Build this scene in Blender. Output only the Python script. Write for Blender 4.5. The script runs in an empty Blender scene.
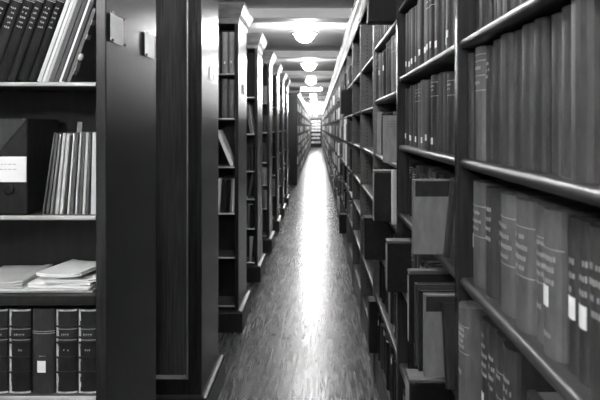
import bpy, math, random
from mathutils import Matrix, Vector, Euler
R = random.Random(7)
C = bpy.context.scene.collection
PI = math.pi
EYE = 1.6
F = 550.0

# ------------------------------------------------------------------ materials
def nt(m):
    m.use_nodes = True
    n = m.node_tree
    b = n.nodes['Principled BSDF']
    return n, b
def N(n, t, **kw):
    x = n.nodes.new(t)
    for k, v in kw.items():
        if k in x.inputs.keys(): x.inputs[k].default_value = v
        else: setattr(x, k, v)
    return x
def g(v): return (v, v, v, 1)
def ramp(n, a, b, p0=0.3, p1=0.7):
    r = n.nodes.new('ShaderNodeValToRGB')
    r.color_ramp.elements[0].position = p0; r.color_ramp.elements[0].color = g(a)
    r.color_ramp.elements[1].position = p1; r.color_ramp.elements[1].color = g(b)
    return r
def noise_mat(name, a, b, scale=(1, 1, 1), ns=8.0, rough=0.5, bump=0.0, bscale=None, spec=0.5, detail=6.0, p0=.3, p1=.7, coat=0.0):
    m = bpy.data.materials.new(name)
    n, bs = nt(m)
    tc = n.nodes.new('ShaderNodeTexCoord')
    mp = n.nodes.new('ShaderNodeMapping'); mp.inputs['Scale'].default_value = scale
    n.links.new(tc.outputs['Object'], mp.inputs['Vector'])
    no = N(n, 'ShaderNodeTexNoise', Scale=ns, Detail=detail)
    n.links.new(mp.outputs['Vector'], no.inputs['Vector'])
    r = ramp(n, a, b, p0, p1)
    n.links.new(no.outputs['Fac'], r.inputs['Fac'])
    n.links.new(r.outputs['Color'], bs.inputs['Base Color'])
    bs.inputs['Roughness'].default_value = rough
    bs.inputs['Specular IOR Level'].default_value = spec
    bs.inputs['Coat Weight'].default_value = coat
    bs.inputs['Coat Roughness'].default_value = 0.12
    if bump:
        bp = N(n, 'ShaderNodeBump', Strength=bump, Distance=0.002)
        n2 = no
        if bscale:
            n2 = N(n, 'ShaderNodeTexNoise', Scale=bscale, Detail=3.0)
            n.links.new(tc.outputs['Object'], n2.inputs['Vector'])
        n.links.new(n2.outputs['Fac'], bp.inputs['Height'])
        n.links.new(bp.outputs['Normal'], bs.inputs['Normal'])
    return m
def emit_mat(name, s, v=1.0):
    m = bpy.data.materials.new(name)
    n, bs = nt(m)
    bs.inputs['Base Color'].default_value = g(.8)
    bs.inputs['Emission Color'].default_value = g(v)
    bs.inputs['Emission Strength'].default_value = s
    return m

M = {}
M['wood'] = noise_mat('varnished_wood', .010, .030, (14, 14, .7), 5, .27, .10, None, .45, p0=.25, p1=.75)
M['panelwood'] = noise_mat('panel_wood', .030, .085, (22, 22, .9), 5, .40, .10, None, .4)
M['wood_dark'] = noise_mat('dark_wood', .008, .02, (10, 10, .8), 5, .38, .1, None, .35)
M['shelf'] = noise_mat('shelf_wood', .022, .05, (8, .8, 8), 6, .36, .08, None, .42)
M['shelf_cross'] = noise_mat('shelf_wood_across', .04, .08, (.8, 8, 8), 6, .33, .08, None, .5)
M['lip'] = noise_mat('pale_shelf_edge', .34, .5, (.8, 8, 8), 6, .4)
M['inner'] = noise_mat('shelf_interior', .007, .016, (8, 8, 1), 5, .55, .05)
M['peg'] = noise_mat('pegboard_upright', .055, .085, (3, 3, 14), 5, .45, .1)
M['hole'] = noise_mat('peg_hole', .004, .006, rough=.9)
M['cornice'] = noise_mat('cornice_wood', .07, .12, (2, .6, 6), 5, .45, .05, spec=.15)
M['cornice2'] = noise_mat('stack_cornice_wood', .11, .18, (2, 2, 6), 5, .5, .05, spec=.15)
M['moulding'] = noise_mat('waxed_moulding', .16, .24, (3, 3, 1), 5, .25)
M['ceiling'] = noise_mat('painted_ceiling', .82, .88, (1, 1, 1), 1.3, .6, .05, 40)
M['beam'] = noise_mat('painted_beam', .76, .84, (1, 1, 1), 1.6, .6, .05, 40)
M['wall'] = noise_mat('painted_wall', .22, .28, (1, 1, 1), 1.5, .7)
BK = [('near-black', .005, .010), ('very dark', .010, .018), ('dark grey', .020, .034), ('grey', .029, .048), ('mid grey', .072, .112), ('pale grey', .17, .25)]
for k, (nm, a, b) in enumerate(BK):
    M['b%d' % k] = noise_mat('bookcloth_' + nm.replace(' ', '_').replace('-', '_'), a, b, (9, 9, 3), 6, .52, .25, 500, .12 if k < 2 else .35)
M['folio'] = noise_mat('grey_folio_cloth', .10, .15, (9, 9, 3), 6, .55, .2, 500, .35)
M['leather'] = noise_mat('black_leather', .006, .018, (12, 12, 5), 6, .40, .35, 260, .45)
M['worn'] = noise_mat('worn_leather_joint', .3, .65, (20, 20, 9), 6, .6, .3)
M['page'] = noise_mat('page_edges', .42, .56, (160, 160, 1), 3, .8)
M['page2'] = noise_mat('yellowed_page_edges', .14, .22, (160, 160, 1), 3, .8)
M['paper'] = noise_mat('white_paper', .80, .88, (4, 4, 4), 3, .75)
M['paper2'] = noise_mat('grey_paper', .46, .56, (4, 4, 4), 3, .75)
M['paper3'] = noise_mat('buff_paper', .64, .74, (4, 4, 4), 3, .75)
M['tag'] = noise_mat('white_spine_tag', .74, .84, (9, 9, 9), 6, .6)
M['gilt'] = noise_mat('gilt_ink', .22, .34, (60, 60, 60), 6, .4)
M['ink'] = noise_mat('faded_ink', .10, .16, (60, 60, 60), 6, .7)
M['box'] = noise_mat('black_box_board', .004, .008, (8, 8, 8), 5, .55, .15, 300, .25)
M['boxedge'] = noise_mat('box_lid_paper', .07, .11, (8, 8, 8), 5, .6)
M['pin'] = noise_mat('steel_pin', .35, .5, rough=.25)
M['metal'] = noise_mat('lamp_metal', .3, .38, rough=.4)
M['lamp'] = emit_mat('opal_lamp_glass', 36.0)
M['bulb'] = emit_mat('lamp_bulb', 320.0)
M['tube'] = emit_mat('fluorescent_diffuser', 26.0)
def floor_mat():
    m = bpy.data.materials.new('polished_floor')
    n, bs = nt(m)
    tc = n.nodes.new('ShaderNodeTexCoord')
    br = N(n, 'ShaderNodeTexBrick', Scale=1.0)
    br.offset = 0.5; br.inputs['Mortar Size'].default_value = .0025; br.inputs['Mortar Smooth'].default_value = .4
    br.inputs['Brick Width'].default_value = .46; br.inputs['Row Height'].default_value = .46
    br.inputs['Color1'].default_value = g(.07); br.inputs['Color2'].default_value = g(.15); br.inputs['Mortar'].default_value = g(.03)
    n.links.new(tc.outputs['Object'], br.inputs['Vector'])
    no = N(n, 'ShaderNodeTexNoise', Scale=4.0, Detail=5.0, Roughness=.6)
    m3_ = n.nodes.new('ShaderNodeMapping'); m3_.inputs['Scale'].default_value = (3.2, .7, 1)
    n.links.new(tc.outputs['Object'], m3_.inputs['Vector']); n.links.new(m3_.outputs['Vector'], no.inputs['Vector'])
    mp = n.nodes.new('ShaderNodeMapping'); mp.inputs['Scale'].default_value = (30, 2, 1)
    n.links.new(tc.outputs['Object'], mp.inputs['Vector'])
    gr = N(n, 'ShaderNodeTexNoise', Scale=2.0, Detail=6.0)
    n.links.new(mp.outputs['Vector'], gr.inputs['Vector'])
    r1 = ramp(n, .35, 1.0, .3, .7); n.links.new(no.outputs['Fac'], r1.inputs['Fac'])
    r2 = ramp(n, .5, 1.0, .25, .75); n.links.new(gr.outputs['Fac'], r2.inputs['Fac'])
    mx = N(n, 'ShaderNodeMixRGB', blend_type='MULTIPLY'); mx.inputs[0].default_value = 1
    n.links.new(br.outputs['Color'], mx.inputs[1]); n.links.new(r1.outputs['Color'], mx.inputs[2])
    my = N(n, 'ShaderNodeMixRGB', blend_type='MULTIPLY'); my.inputs[0].default_value = 1
    n.links.new(mx.outputs[0], my.inputs[1]); n.links.new(r2.outputs['Color'], my.inputs[2])
    n.links.new(my.outputs[0], bs.inputs['Base Color'])
    rr = ramp(n, .24, .305, .25, .75); n.links.new(gr.outputs['Fac'], rr.inputs['Fac']); n.links.new(rr.outputs['Color'], bs.inputs['Roughness'])
    bs.inputs['Specular IOR Level'].default_value = .6
    return m
M['floor'] = floor_mat()

# ------------------------------------------------------------------ mesh helpers
class MB:
    def __init__(s): s.v, s.f, s.mi, s.sm = [], [], [], []
    def add(s, vs, fs, mi=0, sm=False):
        o = len(s.v); s.v += [tuple(p) for p in vs]
        for f in fs: s.f.append(tuple(o + i for i in f)); s.mi.append(mi); s.sm.append(sm)
    def box(s, x0, x1, y0, y1, z0, z1, mi=0, bev=0.0):
        if bev <= 0:
            vs = [(x, y, z) for z in (z0, z1) for y in (y0, y1) for x in (x0, x1)]
            s.add(vs, [(0, 2, 3, 1), (4, 5, 7, 6), (0, 1, 5, 4), (2, 6, 7, 3), (0, 4, 6, 2), (1, 3, 7, 5)], mi)
        else:                                   # chamfered box
            b = min(bev, (x1-x0)*.45, (y1-y0)*.45, (z1-z0)*.45)
            rings = []
            for z, i in ((z0, b), (z0+b, 0), (z1-b, 0), (z1, b)):
                X0, X1, Y0, Y1 = x0+i, x1-i, y0+i, y1-i
                rings.append([(X0+b, Y0, z), (X1-b, Y0, z), (X1, Y0+b, z), (X1, Y1-b, z), (X1-b, Y1, z), (X0+b, Y1, z), (X0, Y1-b, z), (X0, Y0+b, z)])
            s.loft(rings, mi, caps=True)
    def loft(s, rings, mi=0, caps=False, closed=True, sm=False):
        k = len(rings[0]); vs = [p for r in rings for p in r]; fs = []
        for a in range(len(rings)-1):
            for i in range(k if closed else k-1):
                j = (i+1) % k
                fs.append((a*k+i, a*k+j, (a+1)*k+j, (a+1)*k+i))
        s.add(vs, fs, mi, sm)
        if caps:
            s.add(rings[0], [tuple(reversed(range(k)))], mi); s.add(rings[-1], [tuple(range(k))], mi)
    def lathe(s, prof, c=(0, 0, 0), seg=24, mi=0, sm=True):
        rings = [[(c[0]+r*math.cos(2*PI*i/seg), c[1]+r*math.sin(2*PI*i/seg), c[2]+z) for i in range(seg)] for r, z in prof]
        s.loft(rings, mi, sm=sm)
        s.add(rings[0], [tuple(reversed(range(seg)))], mi, sm); s.add(rings[-1], [tuple(range(seg))], mi, sm)
    def mesh(s, name, mats):
        me = bpy.data.meshes.new(name)
        me.from_pydata(s.v, [], s.f)
        for m in mats: me.materials.append(m)
        me.polygons.foreach_set('material_index', s.mi)
        me.polygons.foreach_set('use_smooth', s.sm)
        me.validate(); me.update()
        return me
def link(name, me, parent=None, loc=(0, 0, 0)):
    o = bpy.data.objects.new(name, me); C.objects.link(o); o.location = loc
    if parent: o.parent = parent
    return o
def obj(name, mb, mats, parent=None, loc=(0, 0, 0)):
    if not isinstance(mats, (list, tuple)): mats = [mats]
    return link(name, mb.mesh(name, mats), parent, loc)
LABELS = {}
def tag(o, label, cat, group=None, kind=None):
    w = len(label.split())
    if not 4 <= w <= 16: print('LABEL LENGTH', w, label)
    LABELS.setdefault(label, []).append(group)
    o['label'] = label; o['category'] = cat
    if group: o['group'] = group
    if kind: o['kind'] = kind
    return o
def thing(name, label, cat, loc=(0, 0, 0), rot=(0, 0, 0), group=None):
    o = bpy.data.objects.new(name, None); C.objects.link(o)
    o.location = loc; o.rotation_euler = rot; o.empty_display_size = .05
    return tag(o, label, cat, group)
def struct(name, mb, mats):
    o = obj(name, mb, mats); o['kind'] = 'structure'; return o
ORD = ['first', 'second', 'third', 'fourth', 'fifth', 'sixth', 'seventh', 'eighth', 'ninth', 'tenth', 'eleventh', 'twelfth', 'thirteenth', 'fourteenth', 'fifteenth', 'sixteenth', 'seventeenth', 'eighteenth', 'nineteenth', 'twentieth', 'twenty-first', 'twenty-second', 'twenty-third', 'twenty-fourth', 'twenty-fifth', 'twenty-sixth']

# ------------------------------------------------------------------ setting
XR, XL = .36, -.619
ZC, ZB = EYE + 1.08, EYE + .99
YEND = 44.6
b = MB(); b.box(-2.8, .75, -1.6, YEND, -.06, 0); struct('floor', b, M['floor'])
b = MB(); b.box(-2.8, .75, -1.6, YEND, ZC, ZC+.08); struct('ceiling', b, M['ceiling'])
b = MB(); b.box(-2.86, -2.8, -1.6, YEND, 0, ZC); struct('wall_left', b, M['wall'])
b = MB(); b.box(.70, .76, -1.6, YEND, 0, ZC); struct('wall_right', b, M['wall'])
b = MB(); b.box(-2.86, .76, YEND, YEND+.06, 0, ZC); struct('wall_far', b, M['wall'])
b = MB(); b.box(-2.86, .76, -1.66, -1.6, 0, ZC); struct('wall_rear', b, M['wall'])
P = 2.8
k = 0
beam_me = None
for i in range(-2, 15):
    y = 5.0 + P*i
    if y > YEND-.5: break
    k += 1
    b = MB(); b.box(-2.8, .70, 0, .24, ZB, ZC, 0, .008)
    if beam_me is None: beam_me = b.mesh('beam', [M['beam']])
    o = link('trim_%d' % k, beam_me, None, (0, y, 0)); o['kind'] = 'structure'

# lamps
lamp_parts = None
LN = {2: 'nearest ceiling bowl lamp in view above the aisle', 3: 'second ceiling bowl lamp down the aisle', 4: 'third ceiling bowl lamp down the aisle, before the bar light'}
def lamp(y, label, group, x=-.13):
    global lamp_parts
    t = thing('ceiling_lamp', label, 'ceiling lamp', (x, y, EYE+.955), group=group)
    if lamp_parts is None:
        b = MB(); b.lathe([(.05, .125), (.05, .115), (.02, .11), (.02, .05), (.035, .04), (.035, .028)]); st = b.mesh('stem', [M['metal']])
        b = MB(); 
        pr = [(.106, .006), (.135, .008), (.145, .002), (.14, -.008), (.106, -.006)]
        b.loft([[(r*math.cos(2*PI*i/32), r*math.sin(2*PI*i/32), z) for i in range(32)] for r, z in pr+pr[:1]], sm=True)
        for q in range(3):
            a = 2*PI*q/3; b.loft([[(r*math.cos(a+e), r*math.sin(a+e), z) for e, z in ((-w, z0), (w, z0), (w, z0+.008), (-w, z0+.008))] for r, w, z0 in ((.03, .15, .03), (.12, .04, .004))], caps=True)
        rim = b.mesh('rim', [M['metal']])
        b = MB()
        bp = [(.104, .004)] + [(.104*math.cos(a), -.095*math.sin(a)) for a in [PI/2*j/9 for j in range(1, 9)]] + [(.006, -.0955)]
        rg = [[(r*math.cos(2*PI*i/32), r*math.sin(2*PI*i/32), z) for i in range(32)] for r, z in bp]
        b.loft(rg, sm=True); b.add(rg[-1], [tuple(range(32))], 0, True); bowl = b.mesh('glass_bowl', [M['lamp']])
        b = MB(); b.lathe([(.004, -.021)] + [(.022*math.cos(a), .022*math.sin(a)) for a in [PI/2*j/4 for j in range(-3, 4)]] + [(.004, .021)], seg=12); bulb = b.mesh('bulb', [M['bulb']])
        lamp_parts = (('stem', st, (0, 0, 0)), ('rim', rim, (0, 0, 0)), ('glass_bowl', bowl, (0, 0, 0))) + tuple(('bulb', bulb, (.062*math.cos(q*2*PI/3+.5), .062*math.sin(q*2*PI/3+.5), .026)) for q in range(3))
    gb = None
    for nm, me, lc_ in lamp_parts:
        o = link(nm, me, gb if nm == 'bulb' else t, lc_)
        if nm == 'glass_bowl': gb = o
for i in range(-2, 14):
    y = 5.61 + P*(i-2) + 2*P - 2*P
    y = 5.61 + P*i
    if i == 3: continue
    if i in (0, 1, 2): lab = LN[i+2]; gr = 'aisle ceiling lamps'
    elif i < 0: lab = 'ceiling bowl lamp overhead, nearer than the frame shows'; gr = 'overhead ceiling lamps'
    else: lab = 'small distant ceiling bowl lamp in the bright glare beyond the bar light'; gr = 'distant ceiling lamps'
    lamp(y, lab, gr)
    if i > 5: lamp(y+P/2, lab, gr)
for xx, yy in ((-1.35, .35), (-1.35, -.9)):  # two unseen lamps added to front-light the nearest left stack
    lamp(yy, 'added ceiling bowl lamp left of the camera, unseen, front-lighting the nearest left stack', 'added front-light lamps', xx)
t = thing('fluorescent_light', 'wide bright bar light crossing the ceiling where the left stacks end', 'ceiling light', (-.15, 14.0, EYE+.93))
b = MB(); b.box(-.30, .30, -.07, .07, .06, .17, 0, .01); obj('housing', b, M['metal'], t)
b = MB(); b.box(-.27, .27, -.06, .06, 0, .06, 0, .02); obj('diffuser', b, M['tube'], t)

# ------------------------------------------------------------------ books
def spine_pts(t, bulge, off=0.0, n=8, frac=1.0):
    us = [-math.cos(PI*i/n) for i in range(n+1)]
    return [(u*frac*(t/2+off), -bulge*ell(u*frac) - off) for u in us]
def ell(u): return math.sqrt(max(0.0, 1-u*u))
def ribbon(mb, t, bulge, z0, z1, off, frac=1.0, mi=0, c=0.0, thick=True):
    n = 8 if frac > .6 else 5
    pts = []
    for i in range(n+1):
        u = max(-1, min(1, c - math.cos(PI*i/n)*frac if frac > .6 else c + (-1+2*i/n)*frac))
        pts.append((u*(t/2+off*.6), -bulge*ell(u)-off))
    lo = [(x, y, z0) for x, y in pts]; hi = [(x, y, z1) for x, y in pts]
    bl = [(x, y+off+.0006, z0) for x, y in pts]; bh = [(x, y+off+.0006, z1) for x, y in pts]
    mb.loft([bl, lo, hi, bh], mi, closed=False, sm=False)
    for e in (0, n):
        mb.add([bl[e], lo[e], hi[e], bh[e]], [(0, 1, 2, 3)], mi)
def cover_mesh(t, w, h, bulge, bt, mb, headcap=True):
    n = 6
    sp = spine_pts(t, bulge)
    outer = [(t/2, w)] + [(p[0], p[1]) for p in reversed(sp)] + [(-t/2, w)]
    inner = [(t/2-bt, w), (t/2-bt, .006)] + [(-t/2+bt, .006), (-t/2+bt, w)]
    lo = [(x, y, 0) for x, y in outer] + [(x, y, 0) for x, y in reversed(inner)]
    hi = [(x, y, h) for x, y in outer] + [(x, y, h) for x, y in reversed(inner)]
    k = len(lo)
    mb.loft([lo, hi], 0)
    no = len(outer)
    # caps: quads between outer and inner
    for ring, flip in ((lo, True), (hi, False)):
        o = ring[:no]; i = list(reversed(ring[no:]))
        fs = []
        q = [(o[0], o[1], i[1], i[0]), (o[-2], o[-1], i[3], i[2])]
        for f in q: mb.add(f if not flip else f[::-1], [(0, 1, 2, 3)])
        poly = o[1:-1] + [i[2], i[1]]
        mb.add(poly if not flip else poly[::-1], [tuple(range(len(poly)))])
def book(pos, t, h, w, rotz, lean=0.0, mat='b2', label='', group=None, bulge=None, bands=(), gilt=(), title=(), tagz=None, page='page2', cat='book', name='book', worn=False, coverband=None, simple=False, lines=0, tagc=0.0, tagw=.45, tagh=.035):
    """pos = middle of the bottom of the spine line; spine looks along local -y"""
    if bulge is None: bulge = min(.02, t*.28)
    z = pos[2] + abs(math.sin(lean))*t/2 + .0006
    if simple:
        b = MB(); cover_mesh(t, w, h, bulge, .0025, b)
        b.box(-t/2+.0026, t/2-.0026, .0065, w-.003, .003, h-.004, 1)
        if tagz is not None: ribbon(b, t, bulge, tagz, tagz+tagh, .0008, tagw, 2)
        o = obj(name, b, [M[mat], M[page], M['tag']])
        o.location = (pos[0], pos[1], z); o.rotation_euler = (0, lean, rotz)
        return tag(o, label, cat, group)
    th = thing(name, label, cat, (pos[0], pos[1], z), (0, lean, rotz), group)
    b = MB(); cover_mesh(t, w, h, bulge, .003 if t > .02 else .0012, b); cv = obj('cover', b, M[mat], th)
    bt = .0032 if t > .02 else .0014
    b = MB(); b.box(-t/2+bt, t/2-bt, .0065, w-.004, .003, h-.004); obj('page_block', b, M[page], th)
    for z0 in bands:
        b = MB(); ribbon(b, t, bulge, z0, z0+.006, .003, 1.0); obj('raised_band', b, M[mat], cv)
    if gilt or title:
        b = MB()
        for z0 in gilt: ribbon(b, t, bulge, z0, z0+.0022, .0006, .97)
        for (z0, hh, fr) in title:           # a worn line of gilt characters
            cnt = max(3, int(fr*t/.006))
            for q in range(cnt):
                u = -fr + 2*fr*(q+.5)/cnt
                if R.random() < .12: continue
                ribbon(b, t, bulge, z0+R.uniform(0, .0015), z0+hh-R.uniform(0, .0015), .0005, fr/cnt*.62, 0, u)
        obj('gilt_lettering', b, M['gilt'], cv)
    if tagz is not None:
        b = MB(); ribbon(b, t, bulge, tagz, tagz+tagh, .0009, tagw, 0, tagc); obj('spine_tag', b, M['tag'], cv)['label'] = 'white paper spine tag'
    if worn:
        b = MB()
        n = 16
        for i in range(n):
            fr = R.uniform(.10, .17)
            ribbon(b, t, bulge, .004+(h-.008)*i/n, .004+(h-.008)*(i+1)/n, .0009, fr, 0, -1+fr)
        obj('worn_joint', b, M['worn'], cv)['label'] = 'pale worn leather joint'
        b = MB(); ribbon(b, t, bulge, h-.006, h-.001, .0008, .98); ribbon(b, t, bulge, .001, .006, .0008, .98); obj('worn_spine_end', b, M['worn'], cv)
    if coverband:
        z0, z1, y0, y1, mm = coverband
        b = MB(); b.box(t/2, t/2+.0008, y0, y1, z0, z1); obj('cover_panel', b, M[mm], th)
    if lines:
        b = MB()
        for q in range(lines):
            y0 = .02; zz = h-.03-.012*q
            x = y0
            while x < w-.03:
                l = R.uniform(.006, .018); b.box(t/2, t/2+.0006, x, x+l, zz, zz+.004); x += l+.005
        obj('cover_print', b, M['ink'], cv)
    return th

def place_right(y, x, z, **kw): return book((x, y, z), rotz=-PI/2, **kw)
def place_left(x, y, z, **kw): return book((x, y, z), rotz=0.0, **kw)
def look(mat): return BK[int(mat[1])][0] if mat[0] == 'b' and mat[1].isdigit() else 'black leather'

BOOKCOUNT = [0]
def row(y_far, z, specs, place, group, side='right'):
    """specs, from the far end towards the camera: dict(t, h, x, m, ...) ; 'gap' leaves room"""
    y = y_far; n = 0
    for s in specs:
        s = dict(s)
        y -= s.pop('gap', 0.0)
        t = s.pop('t'); h = s.pop('h'); x = s.pop('x', .40); m = s.pop('m'); w = s.pop('w', .19); lean = s.pop('lean', 0.0)
        lk = s.pop('look', None)
        c = math.cos(lean)
        step = t/c
        feat = lk or (look(m) + ' book' + (' with white tag' if s.get('tagz') is not None else ' with gilt titles' if s.get('title') else ''))
        yy = y - step/2
        if lean > 0: yy = y - t/2*c       # base keeps inside
        lab = '%s, %s from left on %s' % (feat, ORD[n], place)
        if len(lab.split()) > 16: lab = '%s, %s from left on %s' % (lk or look(m) + ' book', ORD[n], place)
        place_right(yy, x, z, t=t, h=h, w=w, mat=m, lean=lean, label=lab, group=group, **s)
        n += 1; BOOKCOUNT[0] += 1
        y -= step + .0034
    return y
def rnd_specs(y_far, y_near, h, tm, mats, tags=0.0, titles=0.0, x=.40, dh=.015, simple=False, tagz=.02):
    out = []; y = y_far
    while True:
        t = tm*R.uniform(.72, 1.3)
        if y - t - .0034 < y_near: break
        s = dict(t=t, h=h-R.uniform(0, dh), x=x+R.uniform(-.006, .012), m=R.choice(mats))
        if simple: s['simple'] = True
        if R.random() < tags: s['tagz'] = tagz + R.uniform(0, .012); s['tagw'] = .42; s['tagh'] = .028
        elif not simple and R.random() < titles:
            hh = s['h']; s['gilt'] = (hh*.9, hh*.72); s['title'] = ((hh*.84, .008, .6), (hh*.79, .007, .5))
        out.append(s); y -= t + .0034
    return out

# ------------------------------------------------------------------ right wall bookcases
PITCH = 1.045
Y0 = 1.405                               # centre of the upright between the first and second bays
ZTOP = EYE + .91
SETS = {
    'A': (.53, .222, -.08, -.38, -.69, -1.045, -1.39),
    'B': (.50, .17, -.168, -.47, -.735, -1.045, -1.39),
    'C': (.47, .135, -.166, -.47, -.735, -1.045, -1.39)}
cache = {}
def shelf_mesh(L):
    b = MB()
    th = .025
    prof = [(.30, 0), (.012, 0)] + [(.012 - .012*math.sin(a), -th/2 + th/2*math.cos(a)) for a in [PI*j/8 for j in range(1, 8)]] + [(.012, -th), (.30, -th)]
    rings = [[(x, y, z) for x, z in prof] for y in (.0155, L-.0155)]
    b.loft(rings, 0, caps=False, sm=True)
    k = len(prof)
    b.add(rings[0], [tuple(range(k))]); b.add(rings[1], [tuple(reversed(range(k)))])
    return b.mesh('shelf', [M['shelf']])
def upright_mesh(holes, mat='peg'):
    b = MB()
    b.box(-.006, .30, -.015, .015, 0, ZTOP, 0, .002)
    if holes:
        for xx in (.05, .24):
            for i in range(68):
                zz = .28 + .031*i
                if zz > ZTOP-.06: break
                r = .0055
                b.add([(xx+r*math.cos(2*PI*q/8), -.0154, zz+r*math.sin(2*PI*q/8)) for q in range(8)], [tuple(range(8))], 1)
    return b.mesh('upright', [M[mat], M['hole']])
def bay(y0, sname, label, group, sign=1, near_upright=False, X=XR):
    t = thing('bookcase', label, 'bookcase', (X, y0, 0), group=group)
    key = 'parts%d' % sign
    if key not in cache:
        d = {}
        d['upright'] = upright_mesh(True); d['near'] = upright_mesh(True, 'wood')
        d['shelf'] = shelf_mesh(PITCH)
        b = MB(); b.box(.3005, .315, .0155, PITCH-.0155, 0, ZTOP); d['back_panel'] = b.mesh('back_panel', [M['inner']])
        b = MB(); b.box(.002, .02, .0155, PITCH-.0155, 0, .184, 0, .003); d['plinth'] = b.mesh('plinth', [M['wood_dark']])
        b = MB(); b.box(-.004, .315, .0155, PITCH+.0145, ZTOP+.0005, ZTOP+.03); d['top_board'] = b.mesh('top_board', [M['wood']])
        if sign < 0:
            for me in d.values():
                me.transform(Matrix.Scale(-1, 4, (1, 0, 0))); me.flip_normals()
        cache[key] = d
    d = cache[key]
    link('upright', d['near' if sname == 'A' else 'upright'], t, (0, PITCH, 0))
    if near_upright: link('upright', d['upright'], t, (0, 0, 0))
    for z in SETS[sname]: link('shelf', d['shelf'], t, (0, 0, EYE+z))
    for nm in ('back_panel', 'plinth', 'top_board'): link(nm, d[nm], t)
    return t
NB = 38
def by(i): return Y0 + PITCH*(i-2)        # near upright of bay i (bay 1 is the nearest)
for i in range(0, NB+1):
    s = 'A' if i <= 2 else 'B' if i == 3 else 'C'
    if i == 0: lab = 'right bookcase bay beside the camera, just outside the frame'
    elif i == 1: lab = 'nearest right bookcase bay, right of the tall upright, holding big tagged volumes'
    elif i == 2: lab = 'second right bookcase bay, holding tagged books and protruding folios'
    elif i == 3: lab = 'third right bookcase bay, with black boxes and a printed pamphlet'
    elif i == 4: lab = 'empty right bookcase bay just beyond the printed pamphlet'
    elif i == 5: lab = 'empty right bookcase bay, second beyond the printed pamphlet'
    elif i <= 10: lab = 'right bookcase bay, %s down the aisle from the camera' % ORD[i-1]
    else: lab = 'distant bay of the right bookcase run near the vanishing point'
    bay(by(i), s, lab, 'right bookcase bays' if i <= 10 else 'distant right bookcase bays', near_upright=(i == 0))
YR1 = by(NB+1)
def cornice_mb(y0, y1, sgn=1, X=XR):
    prof = [(-.004, ZTOP-.055), (-.012, ZTOP-.05), (-.012, ZTOP-.02), (-.02, ZTOP-.012), (-.022, ZTOP), (-.034, ZTOP+.012), (-.052, ZTOP+.024), (-.058, ZTOP+.036), (-.068, ZTOP+.042), (-.07, ZTOP+.062), (-.004, ZTOP+.064), (-.004, ZTOP)]
    b = MB()
    rings = [[(X+sgn*x, y, z) for x, z in prof] for y in (y0, y1)]
    if sgn < 0: rings = rings[::-1]
    b.loft(rings); k = len(prof)
    b.add(rings[0], [tuple(reversed(range(k)))]); b.add(rings[1], [tuple(range(k))])
    return b
# front of the cornice stands 6 mm clear of the uprights
tag(obj('cornice', cornice_mb(by(0), YR1, 1, XR-.0045), M['cornice']), 'long brightly lit wooden cornice along the top of the right bookcases', 'cornice')
# bright plinth strip on the floor along the right bookcases
# ------------------------------------------------------------------ first right bay
def Zs(z): return EYE + z
T4 = lambda h, top, nn=4: tuple((h*top - .02*i, .0095, R.uniform(.45, .75)) for i in range(nn))
rowA = rnd_specs(1.372, .45, .275, .056, ['b2', 'b2', 'b3'], 0, 0, dh=.01)
row(1.372, Zs(.222), rowA, 'top visible shelf, nearest right bay', 'books on the top shelf of the nearest right bay')
rowB = [dict(t=.03, h=.262, x=.385, m='b2'),
        dict(t=.070, h=.270, m='b4', gilt=(.25, .235, .20, .165), title=((.215, .009, .6), (.18, .009, .5)), look='paler grey book with gilt bands'),
        dict(t=.050, h=.262, m='b2', title=((.22, .007, .6), (.205, .007, .5), (.19, .007, .5))), dict(t=.052, h=.268, m='b2'),
        dict(t=.068, h=.270, m='b3'), dict(t=.040, h=.268, m='b2'), dict(t=.052, h=.270, m='b3'),
        dict(t=.052, h=.27, m='b2'), dict(t=.038, h=.265, gap=.016, m='b3'), dict(t=.046, h=.268, m='b3'), dict(t=.068, h=.27, m='b3', x=.395),
        dict(t=.032, h=.262, m='b2'), dict(t=.06, h=.27, m='b3'), dict(t=.055, h=.268, m='b2'), dict(t=.06, h=.27, m='b3'), dict(t=.06, h=.265, m='b2')]
row(1.384, Zs(-.08), rowB, 'second visible shelf, nearest right bay', 'books on the second shelf of the nearest right bay')
def titled(h, nn, base): return tuple((h*base-.022*i, .010, R.uniform(.5, .8)) for i in range(nn))
rowC = [dict(t=.088, h=.247, m='b4', gilt=(.190, .118), title=((.17, .009, .6), (.15, .009, .7), (.132, .009, .5)), tagz=.085, tagc=-.62, tagw=.2, tagh=.034),
        dict(t=.062, h=.243, gap=.008, m='b3', title=titled(.243, 4, .78)), dict(t=.034, h=.238, m='b3', title=titled(.238, 3, .7), x=.405),
        dict(t=.084, h=.243, gap=.003, m='b4', gilt=(.195, .100), title=((.172, .010, .5), (.152, .01, .7), (.132, .01, .75), (.112, .009, .5))),
        dict(t=.082, h=.243, m='b4', gilt=(.192, .1), title=((.17, .010, .5), (.15, .01, .7), (.13, .01, .75), (.112, .009, .5))),
        dict(t=.036, h=.243, gap=.006, m='b4', gilt=(.185, .105), title=((.172, .009, .8), (.152, .009, .8), (.134, .009, .8), (.118, .009, .8), (.06, .01, .5))),
        dict(t=.068, h=.243, m='b4', gilt=(.178,), title=((.158, .01, .7), (.14, .01, .6), (.12, .009, .6), (.03, .01, .4)), tagz=.082, tagw=.3, tagh=.034, tagc=-.12),
        dict(t=.032, h=.240, gap=.012, m='b3', title=titled(.24, 4, .7), tagz=.084, tagw=.62, tagh=.034),
        dict(t=.034, h=.24, m='b3', title=titled(.24, 5, .72), tagz=.082, tagw=.62, tagh=.034),
        dict(t=.06, h=.24, m='b3', title=titled(.24, 4, .75)), dict(t=.05, h=.243, m='b4', title=titled(.24, 4, .75), tagz=.08, tagw=.4),
        dict(t=.06, h=.24, m='b3', title=titled(.24, 4, .75)), dict(t=.06, h=.243, m='b3')]
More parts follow.
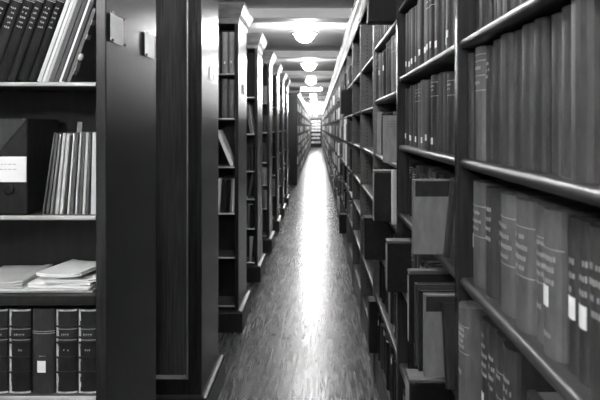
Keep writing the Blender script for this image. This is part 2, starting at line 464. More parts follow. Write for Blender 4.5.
row(1.372, Zs(-.38), rowC, 'third visible shelf, nearest right bay', 'books on the third shelf of the nearest right bay')
rowD = [dict(t=.066, h=.252, x=.368, m='b4', gilt=(.205, .14), title=((.192, .01, .7), (.178, .01, .7), (.164, .01, .6), (.15, .01, .7), (.085, .012, .4))),
        dict(t=.05, h=.24, m='b3', title=titled(.24, 5, .82), tagz=.02, tagw=.3, tagh=.05, gap=.006), dict(t=.05, h=.245, m='b3', title=titled(.24, 4, .7)),
        dict(t=.05, h=.245, m='b3', gilt=(.165, .11), title=((.15, .01, .5),)), dict(t=.07, h=.245, m='b3', title=titled(.24, 3, .72)),
        dict(t=.06, h=.20, m='b2', gap=.05), dict(t=.05, h=.21, m='b3', title=titled(.19, 4, .7)), dict(t=.06, h=.235, m='b3', title=titled(.23, 3, .7)), dict(t=.05, h=.23, m='b2'), dict(t=.06, h=.235, m='b3')]
row(1.386, Zs(-.69), rowD, 'lowest visible shelf, nearest right bay', 'books on the lowest shelf of the nearest right bay')

# ------------------------------------------------------------------ second right bay
def tagrow(specs, which, z0, w=.42, h=.022):
    for i, s in enumerate(specs):
        if i in which: s['tagz'] = z0 + R.uniform(0, .016); s['tagw'] = w; s['tagh'] = h
    return specs
A2 = tagrow(rnd_specs(2.418, 1.436, .272, .056, ['b3', 'b3', 'b4', 'b2', 'b4'], 0, .25), (0, 1, 2, 3, 5, 6, 7, 8, 9, 11, 12), .03)
row(2.418, Zs(.222), A2, 'upper visible shelf, second right bay', 'books on the upper shelf of the second right bay')
B2 = tagrow(rnd_specs(2.418, 1.436, .252, .058, ['b2', 'b3', 'b3', 'b4', 'b2'], 0, .25), (0, 1, 2, 4, 6, 7, 9), .02)
row(2.418, Zs(-.08), B2, 'second visible shelf, second right bay', 'books on the second shelf of the second right bay')
U2 = rnd_specs(2.418, 1.9, .27, .07, ['b2', 'b1'], 0, 0)
row(2.418, Zs(.53), U2, 'highest shelf, second right bay', 'books on the highest shelf of the second right bay')
C2 = rnd_specs(2.418, 1.70, .238, .046, ['b2', 'b1', 'b3', 'b2'], 0, .3, dh=.04)
row(2.418, Zs(-.38), C2, 'third shelf, second right bay, behind the folio', 'small books behind the grey folio')
place_right(1.655, .288, Zs(-.38), t=.03, h=.222, w=.25, mat='folio', label='large grey folio standing out from the shelf with darker band on its cover', group='protruding folios', name='folio', coverband=(.172, .218, .004, .235, 'b1'), bulge=.003, page='page')
place_right(1.606, .375, Zs(-.38), t=.026, h=.245, w=.19, lean=.36, mat='b3', label='thin grey book leaning right against its neighbour beside the large folio', group='leaning books beside the folio')
place_right(1.562, .385, Zs(-.38), t=.028, h=.23, w=.19, lean=.36, mat='b1', label='dark book leaning beside the folio, middle of the leaning three', group='leaning books beside the folio')
place_right(1.519, .375, Zs(-.38), t=.030, h=.225, w=.19, lean=.36, mat='b3', label='leaning book nearest the tall upright, right of the folio', group='leaning books beside the folio')
D2 = rnd_specs(2.255, 1.80, .212, .05, ['b2', 'b1', 'b2'], 0, .5, dh=.03)
row(2.255, Zs(-.69), D2, 'fourth shelf, second right bay, behind black box', 'small books behind the black folios')
def blackbox(y, x, z, w, t, h, label, name='archive_box', group='black archive boxes', edge=True, top=True, mat='box'):
    th = thing(name, label, 'archive box', (x, y, z+.0006), (0, 0, -PI/2), group)
    b = MB(); b.box(-t/2, t/2, 0, w, 0, h-.012, 0, .003); obj('body', b, M[mat], th)
    if top:
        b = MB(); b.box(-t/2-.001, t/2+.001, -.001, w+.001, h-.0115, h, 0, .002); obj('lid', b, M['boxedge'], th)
    else:
        b = MB(); b.box(-t/2-.001, t/2+.001, -.001, w+.001, h-.0115, h, 0, .002); obj('lid', b, M[mat], th)
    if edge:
        b = MB(); b.box(-t/2+.004, t/2-.006, -.0012, .0004, .006, h-.02, 0); obj('spine_highlight', b, M['b5'], th)  # pale strip paints the highlight along the spine edge
    return th
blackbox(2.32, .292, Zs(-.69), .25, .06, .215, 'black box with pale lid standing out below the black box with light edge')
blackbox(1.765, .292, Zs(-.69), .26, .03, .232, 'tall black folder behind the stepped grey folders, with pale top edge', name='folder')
place_right(1.595, .284, Zs(-.69), t=.02, h=.236, w=.24, mat='b2', label='rearmost of the stepped grey folders on the fourth shelf', group='stepped folders', name='folder', page='page2', bulge=.002, cat='folder')
place_right(1.562, .288, Zs(-.69), t=.02, h=.228, w=.235, mat='b1', label='middle of the stepped grey folders on the fourth shelf', group='stepped folders', name='folder', page='page2', bulge=.002, cat='folder')
place_right(1.528, .296, Zs(-.69), t=.02, h=.226, w=.23, mat='folio', label='front stepped folder with dark band across its grey cover', group='stepped folders', name='folder', page='page', coverband=(.18, .222, .004, .22, 'b1'), bulge=.002, cat='folder')
place_right(1.444, .345, Zs(-.69), t=.03, h=.215, w=.2, lean=-.24, mat='b1', page='paper3', label='black book leaning left on the stepped folders, pale page edge on top')
E2 = rnd_specs(2.40, 1.85, .23, .045, ['b1', 'b2', 'b0'], 0, .2, dh=.05)
row(2.40, Zs(-1.045), E2, 'fifth shelf, second right bay, low down', 'books low on the fifth shelf')
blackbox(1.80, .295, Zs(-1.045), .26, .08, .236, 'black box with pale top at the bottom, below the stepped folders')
F2 = rnd_specs(2.41, 1.6, .27, .05, ['b1', 'b0', 'b1'], .3, .2, dh=.03, x=.385, tagz=.19)
row(2.41, Zs(-1.39), F2, 'bottom shelf, second right bay', 'books on the bottom shelf')

# ------------------------------------------------------------------ third right bay (2.435 .. 3.48)
blackbox(2.655, .242, Zs(.50), .30, .09, .30, 'huge black box at the top, jutting out under the cornice', top=False, edge=False)
row(2.59, Zs(.50), rnd_specs(2.59, 2.46, .27, .04, ['b1', 'b2']), 'top shelf, third right bay, beside huge box', 'books beside the huge black box')
row(3.455, Zs(.50), rnd_specs(3.455, 2.72, .27, .05, ['b1', 'b3', 'b2']), 'top shelf, third right bay, beyond huge box', 'books beyond the huge black box')
A3 = rnd_specs(3.455, 2.46, .285, .058, ['b4', 'b2', 'b1', 'b3', 'b1', 'b4'], .25, .4, dh=.04, x=.385, tagz=.14)
row(3.455, Zs(.17), A3, 'upper shelf, third right bay', 'books on the upper shelf of the third right bay')
B3 = rnd_specs(3.37, 2.64, .255, .042, ['b4', 'b1', 'b2', 'b1'], .1, .1, dh=.07, x=.40)
row(3.37, Zs(-.168), B3, 'shelf of printed pamphlet, third right bay', 'books behind the printed pamphlet')
place_right(3.415, .37, Zs(-.168), t=.012, h=.26, w=.2, lean=.12, mat='b5', label='thin pale pamphlet leaning at the far end behind the printed pamphlet', name='pamphlet', cat='pamphlet', page='page', bulge=0)
place_right(2.585, .308, Zs(-.168), t=.012, h=.222, w=.21, mat='b5', label='grey pamphlet with printed lines on its cover, standing out of third bay', name='pamphlet', cat='pamphlet', page='page', bulge=.001, lines=3)
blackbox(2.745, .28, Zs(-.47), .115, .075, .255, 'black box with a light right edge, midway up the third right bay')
row(3.44, Zs(-.47), rnd_specs(3.44, 2.82, .235, .045, ['b2', 'b1', 'b3'], .0, .1, dh=.04), 'shelf behind light-edged black box', 'books behind the light-edged black box')
place_right(2.66, .366, Zs(-.47), t=.03, h=.262, w=.2, mat='paper2', label='pale grey book just right of the light-edged black box', page='page')
row(2.635, Zs(-.47), rnd_specs(2.635, 2.46, .25, .04, ['b2', 'b1'], 0, .2), 'shelf right of light-edged black box', 'books right of the light-edged black box')
blackbox(3.09, .262, Zs(-.735), .27, .10, .232, 'dull black box lower left of the light-edged box, jutting over aisle', edge=False, top=False)
row(3.0, Zs(-.735), rnd_specs(3.0, 2.46, .23, .045, ['b1', 'b4', 'b0', 'b2'], .0, .1, dh=.06), 'shelf right of the dull black box', 'books right of the dull black box')
row(3.455, Zs(-1.045), rnd_specs(3.455, 2.46, .26, .05, ['b1', 'b0', 'b3', 'b1', 'b5'], .1, .1, dh=.05), 'second shelf from floor, third right bay', 'books on the second lowest shelf of the third right bay')
blackbox(3.42, .318, Zs(-1.39), .25, .09, .318, 'black box standing on the bottom shelf of the third right bay', edge=False, top=False)
row(3.36, Zs(-1.39), rnd_specs(3.36, 2.46, .27, .05, ['b1', 'b0', 'b2'], .3, .1, dh=.03, x=.385, tagz=.2), 'bottom shelf, third right bay', 'books on the bottom shelf of the third right bay')

# ------------------------------------------------------------------ bays further on
blackbox(5.72, .242, Zs(.135), .27, .10, .245, 'black box sticking out halfway down the empty right shelves, above eye level', edge=False, top=False)
blackbox(7.22, .285, Zs(-1.39), .25, .10, .25, 'small black box jutting over the floor far down the right shelves', edge=False, top=False)
def paper_sheaf(y, x, z, w, t, h, label, m='paper2'):
    th = thing('paper_sheaf', label, 'papers', (x, y, z+.0006), (0, 0, -PI/2), 'pale sheaves down the right shelves')
    b = MB()
    n = 5
    for i in range(n):
        a = -t/2 + t*i/n; b.box(a, a+t/n*.8, R.uniform(0, .012), w-R.uniform(0, .02), 0, h-R.uniform(0, .02))
    obj('sheets', b, M[m], th)
    b = MB(); b.box(-t/2-.002, -t/2-.0005, -.002, w, 0, h+.004); obj('folder_back', b, M['b4'], th)
for q, (y, z, x) in enumerate([(6.9, -.166, .33), (7.15, -.166, .34), (6.75, -.47, .34), (7.3, -.47, .34), (8.1, .135, .34), (8.4, -.166, .345)]):
    paper_sheaf(y, x, Zs(z), .22, .07, .27, ['tall pale sheaf of papers, upper one right of the aisle end', 'pale sheaf just beyond the tall pale sheaf', 'lower pale sheaf under the tall pale sheaf', 'second lower pale sheaf, beyond the first', 'pale sheaf standing above eye level far down right shelves', 'faintest pale sheaf standing deep down the right shelves'][q], ['paper', 'paper3', 'paper', 'paper2', 'paper2', 'paper3'][q])
for i in range(6, 9):
    for z, nm in zip(SETS['C'][:6], ('top', 'second', 'third', 'fourth', 'fifth', 'sixth')):
        far = by(i)+PITCH-.03; near = by(i)+.03
        far0 = far - R.uniform(0, .3)
        blocked = [(5.6, 5.82, .135), (6.8, 7.2, -.166), (6.65, 6.85, -.47), (7.2, 7.45, -.47), (8.0, 8.2, .135), (8.3, 8.5, -.166)]
        y = far0; n = 0
        want = 5 if i < 8 else 4
        while n < want and y > near + .1:
            t = R.uniform(.05, .085)
            for (a, c, zz) in blocked:
                if zz == z and y > a and y-t < c: y = a - .005
            if y - t < near: break
            h = R.uniform(.17, .232); m = R.choice(['b1', 'b2', 'b3', 'b5', 'b4'])
            place_right(y-t/2, R.uniform(.365, .40), Zs(z), t=t, h=h, w=.19, mat=m, simple=True, tagz=.02 if R.random() < .3 else None,
                        label='small %s book, %s from left, %s shelf down, %s right bay' % (look(m), ORD[n], nm, ORD[i-1]), group='small books far down the right shelves')
            n += 1; BOOKCOUNT[0] += 1
            y -= t + .002

# ------------------------------------------------------------------ left stacks
DN = [1.61, 2.94, 4.31, 5.69, 7.08, 8.44, 9.82, 11.18]
LW = 1.66
ZE = EYE + .82
def ring(b, prof, x0, x1, y0, y1, mi=0):
    """mitred moulding round front, end and rear of a stack: prof = (overhang, z)"""
    rings = [[(x0, y0-o, z), (x1+o, y0-o, z), (x1+o, y1+o, z), (x0, y1+o, z)] for o, z in prof]
    b.loft(rings, mi, closed=False)
    b.add(rings[-1], [(0, 1, 2, 3)], mi); b.add(rings[0], [(3, 2, 1, 0)], mi)
    for s in (0, 3):
        b.add([r[s] for r in rings], [tuple(range(len(rings)))], mi)
lc = {}
def left_shelf(th):
    b = MB()
    prof = [(0.006, 0), (.494, 0), (.5, -.004), (.5, -th+.003), (.497, -th), (.003, -th), (0, -th+.003), (0, -.004)]
    rings = [[(x, y, z) for y, z in prof] for x in (-LW, -.0305)]
    b.loft(rings); b.add(rings[0], [tuple(range(8))]); b.add(rings[1], [tuple(reversed(range(8)))])
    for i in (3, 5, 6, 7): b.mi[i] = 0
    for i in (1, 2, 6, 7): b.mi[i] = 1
    return b.mesh('shelf', [M['shelf_cross'], M['lip']])
def stack(n, levels, label, panelled=False):
    t = thing('book_stack', label, 'bookcase', (XL, DN[n], 0), group='left book stacks')
    if not lc:
        b = MB(); b.box(-.03, 0, 0, .5, 0, ZE, 0, .002); lc['end_panel'] = b.mesh('end_panel', [M['wood']])
        b = MB(); b.box(-LW-.03, -LW, 0, .5, 0, ZE, 0, .002); lc['outer_panel'] = b.mesh('outer_panel', [M['wood']])
        b = MB(); b.box(-.86, -.84, .006, .494, .05, ZE); lc['divider'] = b.mesh('divider', [M['wood_dark']])
        b = MB(); b.box(-LW, -.0301, .244, .256, .05, ZE); lc['back_panel'] = b.mesh('back_panel', [M['inner']])
        pr = [(.002, ZE-.01), (.006, ZE), (.006, ZE+.035), (.014, ZE+.042), (.014, ZE+.05), (.022, ZE+.056), (.026, ZE+.072), (.036, ZE+.092), (.046, ZE+.112), (.05, ZE+.122), (.055, ZE+.126), (.055, ZE+.148)]
        b = MB(); ring(b, pr, -LW-.03, 0, 0, .5); lc['cornice'] = b.mesh('cornice', [M['cornice2']])
        pr = [(.036, 0), (.036, .148), (.030, .155), (.030, .163), (.012, .168), (.001, .168)]
        b = MB(); ring(b, pr, -LW-.03, 0, 0, .5); lc['plinth'] = b.mesh('plinth', [M['wood_dark']])
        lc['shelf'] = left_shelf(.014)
    for nm in ('end_panel', 'outer_panel', 'cornice', 'plinth'): link(nm, lc[nm], t)
    if panelled:
        b = MB(); b.box(-LW, -.0301, .02, .05, .05, ZE); obj('back_panel', b, M['panelwood'], t)
        b = MB()
        for x0, x1 in ((-.072, -.0302), (-.88, -.80), (-LW, -1.60)): b.box(x0, x1, 0, .02, .1681, ZE, 0, .001)
        for z0, z1 in ((.1682, .25), (ZE-.10, ZE)):
            for x0, x1 in ((-.80, -.072), (-1.60, -.88)): b.box(x0, x1, .0003, .0203, z0, z1, 0, .001)
        fo = obj('frame', b, M['wood'], t)
        for x0, x1 in ((-.80, -.072), (-1.60, -.88)):
            b = MB(); zz0, zz1 = .25, ZE-.10
            prof = [(0, .004), (.002, -.004), (.006, -.005), (.009, .002), (.013, .006), (.015, .012), (.016, .0205)]
            rings = [[(x0+o, y, zz0+o), (x1-o, y, zz0+o), (x1-o, y, zz1-o), (x0+o, y, zz1-o)] for o, y in prof]
            b.loft(rings, sm=False); obj('moulding', b, M['moulding'], fo)
    else:
        link('back_panel', lc['back_panel'], t); link('divider', lc['divider'], t)
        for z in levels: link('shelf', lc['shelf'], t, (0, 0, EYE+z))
    return t
L1 = (.50, .132, -.26, -.79, -1.12, -1.41)
s1 = stack(0, L1, 'nearest left book stack, its open shelves holding leather volumes and papers')
b = MB(); b.box(-LW, -.0305, .0, .5, -.032, 0, 0, .003); obj('shelf', b, M['wood_dark'], s1, (0, 0, EYE-.492))
stack(1, (), 'second left stack, closed with a moulded wooden panel', True)
stack(2, (.42, .07, -.31, -.675, -1.02, -1.40), 'third left stack, with two tall pale volumes under its cornice')
for n, nm in ((3, 'fourth'), (4, 'fifth'), (5, 'sixth'), (6, 'seventh'), (7, 'eighth')):
    stack(n, (.31, -.07, -.455, -.745, -1.05, -1.40), '%s wooden stack end along the left of the aisle%s' % (nm, ', last before the gap' if n == 7 else ''))

# ---- contents of the nearest left stack
m1 = .00293
def px(x): return (x-317.4)*m1
YS = DN[0] + .022
TH = .345
zz = Zs(.132)
lean = [(-34, -23, 'b0', .31), (-23, -10, 'b1', .315), (-10, 3, 'b0', .315), (3, 12, 'b1', .31), (12, 24, 'b0', .31), (24, 32.6, 'b0', .305)]
for i, (a, c, m, h) in enumerate(lean):
    t = (c-a)*m1*math.cos(TH) - .0012
    place_left(px((a+c)/2), YS+R.uniform(0, .004), zz, t=t, h=h, w=.2, lean=TH, mat=m, gilt=(.255, .25), title=((.225, .006, .5), (.21, .006, .45), (.195, .006, .5), (.18, .006, .4), (.165, .006, .5)),
               label='black gilt-titled book leaning on the top left shelf, %s from the white journals' % ORD[5-i], group='leaning black volumes on the top left shelf', bulge=.006)
thin = [(33, 37.4, 'paper', .30, 'white journal bundle against the black leaning books, top left shelf'),
        (37.4, 41.2, 'paper3', .30, 'second white journal from the black leaning books'),
        (41.2, 44.4, 'paper2', .295, 'narrow pale journal between white and grey journals, top left shelf'),
        (44.4, 50, 'b4', .30, 'grey ribbed journal leaning left of the darker grey one'),
        (50, 54.6, 'b3', .30, 'darker grey journal leaning beside the last white one, top left shelf'),
        (54.6, 57.8, 'paper', .29, 'thin white journal leaning among grey ones near the shelf end'),
        (57.8, 62.4, 'b3', .275, 'dark journal leaning second from the right end, top left shelf'),
        (62.4, 67, 'b4', .232, 'short frayed pamphlet, last of the leaning row, top left shelf')]
for i, (a, c, m, h, lb) in enumerate(thin):
    t = (c-a)*m1*math.cos(TH) - .0012
    o = place_left(px((a+c)/2), YS+R.uniform(0, .006), zz, t=t, h=h, w=.2, lean=TH, mat=m, label=lb, group='leaning journals on the top left shelf', name='journal', cat='journal', bulge=.001, page='page')
    if i in (0, 3, 4):
        b = MB()
        for q in range(3):
            u = -t/2 + t*(q+.8)/3.6
            b.box(u-.0005, u+.0005, -.0016, .001, .002, h-.002)
        obj('fold_line', b, M['ink'] if i else M['paper2'], o)
    if i == 7:
        b = MB()
        for q in range(9):
            z0 = R.uniform(0, h-.03); b.box(t/2, t/2+R.uniform(.001, .004), -.003, .02, z0, z0+R.uniform(.006, .02))
        b.lathe([(.002, 0), (.007, .004), (.008, .016), (.003, .022)], (t/2+.006, -.004, .07), 10)
        obj('frayed_fringe', b, M['paper2'], o)

# archive box with card
t = thing('archive_box', 'dark archive box with white card, on the left shelf above the papers', 'archive box', (px(25.2), YS-.008, Zs(-.26)+.0006))
b = MB(); b.box(-.28, 0, 0, .2, 0, .285, 0, .003); obj('body', b, M['b1'], t)
b = MB(); b.add([(-.001, -.0022, .283), (-.279, -.0022, .283), (-.20, -.0022, .19), (-.08, -.0022, .19), (-.001, 0, .283), (-.279, 0, .283), (-.20, 0, .19), (-.08, 0, .19)], [(0, 3, 2, 1), (4, 5, 6, 7), (0, 1, 5, 4), (1, 2, 6, 5), (2, 3, 7, 6), (3, 0, 4, 7)]); obj('flap', b, M['b2'], t)
b = MB(); b.box(-.21, -.002, -.0035, -.0005, .097, .172); obj('card', b, M['paper'], t)
b = MB()
for zq in (.148, .133):
    x = -.19
    while x < -.03:
        l = R.uniform(.004, .011); b.box(x, x+l, -.0042, -.0034, zq, zq+.003); x += l+.004
obj('card_writing', b, M['paper2'], t)
b = MB(); b.lathe([(.016, 0), (.016, .003), (.012, .003)], seg=20); o = obj('finger_disc', b, M['box'], t, (-.055, 0, .075)); o.rotation_euler = (PI/2, 0, 0)

pam = [(38, 42.4, 'b4', .245, .145), (42.4, 46.6, 'b4', .24, .125), (46.6, 51, 'b5', .24, .115), (51, 55.6, 'paper2', .242, .10), (55.6, 60.2, 'paper2', .24, .092), (60.2, 63.6, 'b2', .235, .084),
       (63.6, 67.2, 'paper3', .24, .076), (67.2, 71.4, 'b4', .243, .07), (71.4, 75.2, 'paper2', .245, .062), (75.2, 79.2, 'b4', .245, .055), (79.2, 83.4, 'paper2', .243, .048), (83.4, 87.6, 'b4', .243, .040), (87.6, 93.8, 'paper2', .243, .02)]
for i, (a, c, m, h, ln) in enumerate(pam):
    nx = pam[i+1] if i < len(pam)-1 else (94.2, 0, 0, 0, .02)
    t = (nx[0]-a)*m1 - h*(ln-nx[4]) - .0026
    nm = {'b4': 'grey', 'b5': 'light grey', 'b2': 'dark', 'paper2': 'pale', 'paper3': 'whitish'}[m]
    o = place_left(px(a)+t/2, YS+R.uniform(0, .006), Zs(-.26), t=t-(.0012 if i in (6, 7, 8) else 0), h=h, w=.19, lean=ln, mat=m, bulge=.001, page='page', name='pamphlet', cat='pamphlet', group='pamphlets beside the archive box',
                   label='%s pamphlet, %s from the archive box, slanting on the second left shelf' % (nm, ORD[i]))
    if i == 7:
        b = MB(); b.box(-.007, .007, .012, .0135, h-.05, h+.032); obj('bookmark', b, M['b5'], o)

# papers lying on the third shelf
def sheets(x, y, z, w, d, t, rot, m, label, curl=0.0, tilt=0.0, n=1, dark=None):
    th = thing('paper_bundle', label, 'papers', (x, y, z), (0, tilt, rot), 'papers lying on the third left shelf')
    for q in range(n):
        b = MB(); k = 10; tt = t/n*.86; z0 = t/n*q
        rings = []
        ox, oy = R.uniform(-.006, .006), R.uniform(-.004, .004)
        for i in range(k+1):
            u = i/k; xx = -w/2 + w*u + ox; cz = curl*(2*u-1)**2 + (.002*q if u > .8 else 0)
            rings.append([(xx, -d/2+oy, z0+cz), (xx, d/2+oy, z0+cz), (xx, d/2+oy, z0+cz+tt), (xx, -d/2+oy, z0+cz+tt)])
        b.loft(rings, caps=True); obj('sheets', b, M[m if not (dark and q == n-1) else dark], th)
zp = Zs(-.492) + .0005
yc = DN[0] + .118
sheets(px(38), yc, zp, .29, .20, .013, .02, 'paper3', 'wide white bundle at the bottom of the papers, third left shelf', n=2)
sheets(px(-30), yc+.004, zp, .12, .19, .012, -.03, 'paper', 'white bundle at the far left bottom of the papers', n=2)
sheets(px(57), yc-.012, zp+.0138, .19, .165, .014, -.05, 'paper', 'middle white bundle under the curled pamphlets', n=2)
sheets(px(-8), yc+.002, zp+.0138, .16, .20, .018, .04, 'paper2', 'grey topped bundle left of the curled pamphlets', n=3)
sheets(px(63), yc, zp+.0285, .150, .19, .008, .10, 'paper3', 'lower curled pamphlet on the white bundles, third left shelf', curl=.002, n=2)
sheets(px(60.5), yc-.004, zp+.042, .155, .17, .009, -.22, 'paper', 'topmost curled pamphlet of the papers on third left shelf', curl=.006, tilt=-.05, n=2)

# leather volumes on the fourth shelf
vols = [(-17.5, 4.2, 'leather', 'black leather volume cut by the left edge, bottom left shelf'), (5, 27.2, 'leather', 'black leather volume left of the tagged cloth volume'), (28.2, 51.8, 'b2', 'dark cloth volume with a white tag between leather volumes'),
        (52.6, 74.2, 'leather', 'black leather volume right of the tagged cloth volume'), (75.2, 95.0, 'leather', 'black leather volume against the end panel, bottom left shelf')]
for i, (a, c, m, lb) in enumerate(vols):
    t = (c-a)*m1 - .0014
    kw = dict(bands=(.196, .164, .148, .104, .060), worn=True, gilt=(.19, .158), title=((.172, .006, .5), (.126, .006, .3)), bulge=.009) if m == 'leather' else dict(gilt=(.184, .178), title=((.110, .004, .3),), tagz=.064, tagw=.36, tagh=.034, tagc=-.08, bulge=.011)
    place_left(px((a+c)/2), YS+.004, Zs(-.79), t=t, h=.25 if m == 'leather' else .252, w=.195, mat=m, label=lb, group='folio volumes on the bottom left shelf', **kw)

# ---- contents of the third left stack
m3 = 4.33/550
def p3(x): return (x-317.4)*m3
def lb3(x0, x1, z, h, m, label, lean=0.0, y=DN[2]+.02, mm=m3, **kw):
    xa, xb = (x0-317.4)*mm, (x1-317.4)*mm
    kw.setdefault('cat', 'book'); kw.setdefault('name', 'book')
    return place_left((xa+xb)/2, y, Zs(z), t=(xb-xa)-.002, h=h, w=.19, lean=lean, mat=m, label=label, group='things on the third left stack', **kw)
lb3(221.6, 228.2, .42, .325, 'b5', 'left one of two tall pale volumes under the third cornice', tagz=.075, tagw=.2, tagh=.02)
lb3(228.4, 234.6, .42, .325, 'b5', 'right one of two tall pale volumes under the third cornice', tagz=.08, tagw=.2, tagh=.02)
lb3(214, 221.3, .42, .31, 'b2', 'dark volume left of the two tall pale volumes, partly hidden')
lb3(221.5, 227.6, .07, .305, 'b4', 'left grey volume on the shelf below the tall pale pair')
lb3(227.9, 234.4, .07, .30, 'b4', 'right grey volume on the shelf below the tall pale pair')
lb3(213.5, 221.3, .07, .29, 'b1', 'dark volume left of the grey pair, partly hidden')
lb3(230.2, 233.8, -.31, .30, 'paper3', 'white pamphlet leaning left alone on its shelf, third left stack', lean=-.40, name='pamphlet', cat='pamphlet', bulge=.001)
lb3(216.6, 219.6, -.675, .265, 'paper3', 'white pamphlet at the left of the dark books, third stack', lean=.05, name='pamphlet', cat='pamphlet', bulge=.001)
lb3(220.6, 225.4, -.675, .262, 'b1', 'left dark book between white pamphlets, third left stack', lean=.05)
lb3(225.7, 229.3, -.675, .262, 'b0', 'right dark book between white pamphlets, third left stack', lean=.05)
lb3(229.7, 231.2, -.675, .265, 'b5', 'thin grey pamphlet right of the dark books, third left stack', lean=.05, name='pamphlet', cat='pamphlet', bulge=.001)
lb3(231.6, 233.4, -.675, .265, 'paper3', 'thin white pamphlet against the end panel, third left stack', lean=.05, name='pamphlet', cat='pamphlet', bulge=.001)
# ---- fourth left stack
m4 = 5.71/550
def lb4(x0, x1, z, h, m, label, lean=0.0, **kw):
    xa, xb = (x0-317.4)*m4, (x1-317.4)*m4
    kw.setdefault('cat', 'book'); kw.setdefault('name', 'book')
    return place_left((xa+xb)/2, DN[3]+.02, Zs(z), t=(xb-xa)-.002, h=h, w=.19, lean=lean, mat=m, label=label, group='things on the fourth left stack', **kw)
lb4(250.0, 252.2, -.07, .33, 'b5', 'grey pamphlet leaning left, high on the fourth left stack', lean=-.16, name='pamphlet', cat='pamphlet', bulge=.001)
lb4(252.4, 253.8, -.07, .30, 'paper2', 'pale pamphlet leaning beside the grey one, fourth left stack', lean=-.14, name='pamphlet', cat='pamphlet', bulge=.001)
lb4(246.5, 249.8, -.455, .25, 'b2', 'left dark book at mid height, fourth left stack')
lb4(250.1, 253.6, -.455, .25, 'b3', 'right dark book at mid height, fourth left stack')
lb4(247.5, 250.0, -.745, .25, 'b4', 'grey book leaning right below the dark pair, fourth left stack', lean=.16)
lb4(247.0, 249.3, -1.05, .25, 'b5', 'pale book leaning right, second lowest shelf, fourth left stack', lean=.02)
lb4(250.0, 253.0, -1.05, .24, 'b1', 'dark book beside the pale leaning one, fourth left stack')
t = thing('paper_roll', 'loose pale roll of paper leaning on the lowest shelf, fourth left stack', 'papers', ((250-317.4)*m4, DN[3]+.05, Zs(-1.40)+.002), (0, .05, 0))
b = MB(); b.lathe([(.012, 0), (.014, .1), (.018, .2), (.022, .255), (.019, .256), (.012, .2)], seg=14); obj('roll', b, M['paper2'], t)
# ---- stacks five to eight: a few spines by the end panel
for n, nm in ((4, 'fifth'), (5, 'sixth'), (6, 'seventh'), (7, 'eighth')):
    for z, sn in ((.31, 'top'), (-.07, 'second'), (-.455, 'third'), (-.745, 'fourth'), (-1.05, 'fifth')):
        if R.random() < .25: continue
        x = XL - .034
        for q in range(2):
            t = R.uniform(.04, .06); m = R.choice(['b1', 'b3', 'b5', 'b2'])
            place_left(x-t/2, DN[n]+.02, Zs(z), t=t, h=R.uniform(.21, .25), w=.19, mat=m, simple=True, label='%s book, %s from end panel, %s shelf, %s left stack' % (look(m), ORD[q], sn, nm), group='books on the far left stacks')
            x -= t + .002

# ---- notes pinned on the end panels
def note(y0, y1, z0, z1, label, x=XL, skew=.0, m='paper', pins=True):
    t = thing('pinned_note', label, 'note', (x+.0012, (y0+y1)/2, EYE+(z0+z1)/2), group='notes pinned to the stack ends')
    b = MB(); w, h = (y1-y0)/2, (z1-z0)/2
    k = 6; rings = []
    for i in range(k+1):
        u = -w+2*w*i/k; c = (.0035 if pins else 0)*(abs(i/k*2-1)**2) + .0004
        rings.append([(c, u, -h+skew*u), (c+.0006, u, -h+skew*u), (c+.0006, u, h+skew*u), (c, u, h+skew*u)])
    b.loft(rings, caps=True); pp = obj('paper', b, M[m], t)
    if pins:
        for sy in (-1, 1):
            for sz in (-1, 1):
                b = MB(); b.lathe([(.0012, -.004), (.0012, .004), (.0046, .005), (.0046, .007), (.002, .0085)], seg=10)
                o = obj('pin', b, M['pin'] if (sy, sz) == (-1, 1) else M['hole'], pp, (.0045, sy*(w-.003), sz*(h-.002)+skew*sy*(w-.003))); o.rotation_euler = (0, PI/2, 0)
note(1.630, 1.738, .256, .341, 'blank pale note pinned to the nearest stack end, nearer the camera')
note(1.955, 2.075, .256, .341, 'second blank pale note, at the rear edge of the nearest stack end')
note(3.15, 3.25, .272, .352, 'small pale card fixed to the shiny end of the panelled stack', pins=False)
note(4.52, 4.62, .272, .352, 'small card fixed to the end of the third left stack', pins=False, m='paper2')

# ------------------------------------------------------------------ long bookcase on the left, beyond the gap
XF = -.56
for i in range(25):
    y0 = 15.2 + PITCH*i
    lab = 'dark ended bookcase bay beyond the gap in the left stacks' if i == 0 else 'second bay of the far left bookcase run' if i == 1 else 'third bay of the far left bookcase run' if i == 2 else 'distant bay of the far left bookcase run'
    t = bay(y0, 'C', lab, 'far left bookcase bays' if i < 3 else 'distant left bookcase bays', -1, i == 0, XF)
    if i == 0:
        b = MB(); b.box(-.62, .004, -.05, -.0155, 0, ZTOP+.03, 0, .004); obj('end_panel', b, M['wood_dark'], t)
        b = MB(); b.box(-.62, -.315, -.015, .0, 0, ZTOP+.03); obj('return_panel', b, M['wood_dark'], t)
YL1 = 15.2 + PITCH*25
tag(obj('cornice', cornice_mb(15.16, YL1, -1, XF+.0045), M['cornice']), 'long bright cornice along the far left bookcase beyond the gap', 'cornice')

# bookcase closing the aisle
t = thing('end_bookcase', 'small bookcase closing the far end of the aisle, filled with pale volumes', 'bookcase', (-.1, 43.9, 0))
b = MB(); b.box(-.44, -.40, 0, .3, 0, 2.3); b.box(.40, .44, 0, .3, 0, 2.3); obj('side_panels', b, M['wood'], t)
b = MB(); b.box(-.44, .44, .3, .32, 0, 2.3); obj('back_panel', b, M['inner'], t)
EZ = (.36, .12, -.12, -.36, -.68, -.96, -1.3)
for z in EZ:
    b = MB(); b.box(-.3995, .3995, 0, .295, EYE+z-.03, EYE+z); obj('shelf', b, M['shelf'], t)

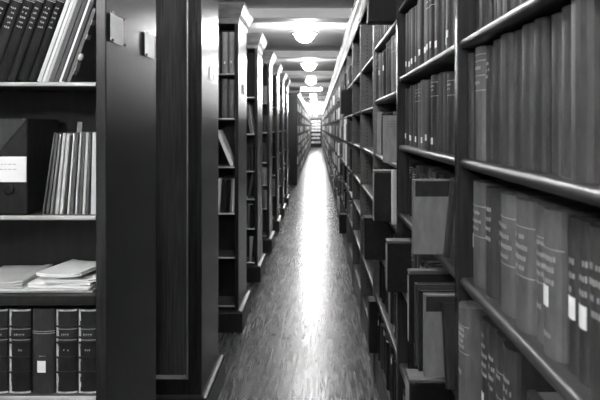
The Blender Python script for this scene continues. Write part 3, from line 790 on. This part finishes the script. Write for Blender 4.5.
# books too far away to count
b = MB()
def fill(y0, y1, z, x, sgn, top=.25):
    y = y0
    while y < y1-.03:
        t = R.uniform(.03, .075)
        if R.random() < .1: y += R.uniform(.05, .35); continue
        if y+t > y1: break
        h = R.uniform(.15, min(top, .205)); xx = x + sgn*R.uniform(-.035, .03)
        xb = x + sgn*.22
        b.box(min(xx, xb), max(xx, xb), y, y+t-.002, Zs(z)+.0005, Zs(z)+h, R.choice([0, 1, 1, 2, 3, 3, 4]))
        y += t
for i in range(9, NB+1):
    for z in SETS['C']: fill(by(i)+.03, by(i)+PITCH-.03, z, XR+.01, 1)
for i in range(25):
    for z in SETS['C']: fill(15.2+PITCH*i+.03, 15.2+PITCH*(i+1)-.03, z, XF-.01, -1)
for z in EZ:
    x = -.49
    while x < .26:
        t = R.uniform(.04, .07); b.box(x, x+t-.003, 43.92, 44.12, Zs(z)+.0005, Zs(z)+R.uniform(.13, .19), R.choice([4, 4, 3])); x += t
        if x + .07 > .295: break
o = obj('distant_books', b, [M['b2'], M['b4'], M['b5'], M['paper2'], M['paper']])
tag(o, 'countless tiny books filling the shelves towards the far end of the aisle', 'books', None, 'stuff')

# ------------------------------------------------------------------ world, camera, view
w = bpy.data.worlds.new('world'); bpy.context.scene.world = w
w.use_nodes = True
w.node_tree.nodes['Background'].inputs['Color'].default_value = g(.02)
cam = bpy.data.cameras.new('camera'); co = bpy.data.objects.new('camera', cam); C.objects.link(co)
co.location = (0, 0, EYE); co.rotation_euler = (PI/2, 0, 0)
cam.sensor_width = 36; cam.lens = 36*F/600
cam.shift_x = -(317.4-300)/600; cam.shift_y = -(200-127)/600
cam.clip_start = .05; cam.clip_end = 200
cam.dof.use_dof = True; cam.dof.focus_distance = 2.1; cam.dof.aperture_fstop = 6.3
bpy.context.scene.camera = co
vs = bpy.context.scene.view_settings
vs.view_transform = 'Standard'; vs.look = 'None'; vs.gamma = 1; vs.use_curve_mapping = False
vs.exposure = 1.7
for l, gs in LABELS.items():
    if len(gs) > 1 and len(set(gs)) > 1: print('DUP LABEL', l)
print('BOOKS', sum(1 for o in bpy.data.objects if o.get('category') == 'book'), 'objects', len(bpy.data.objects))
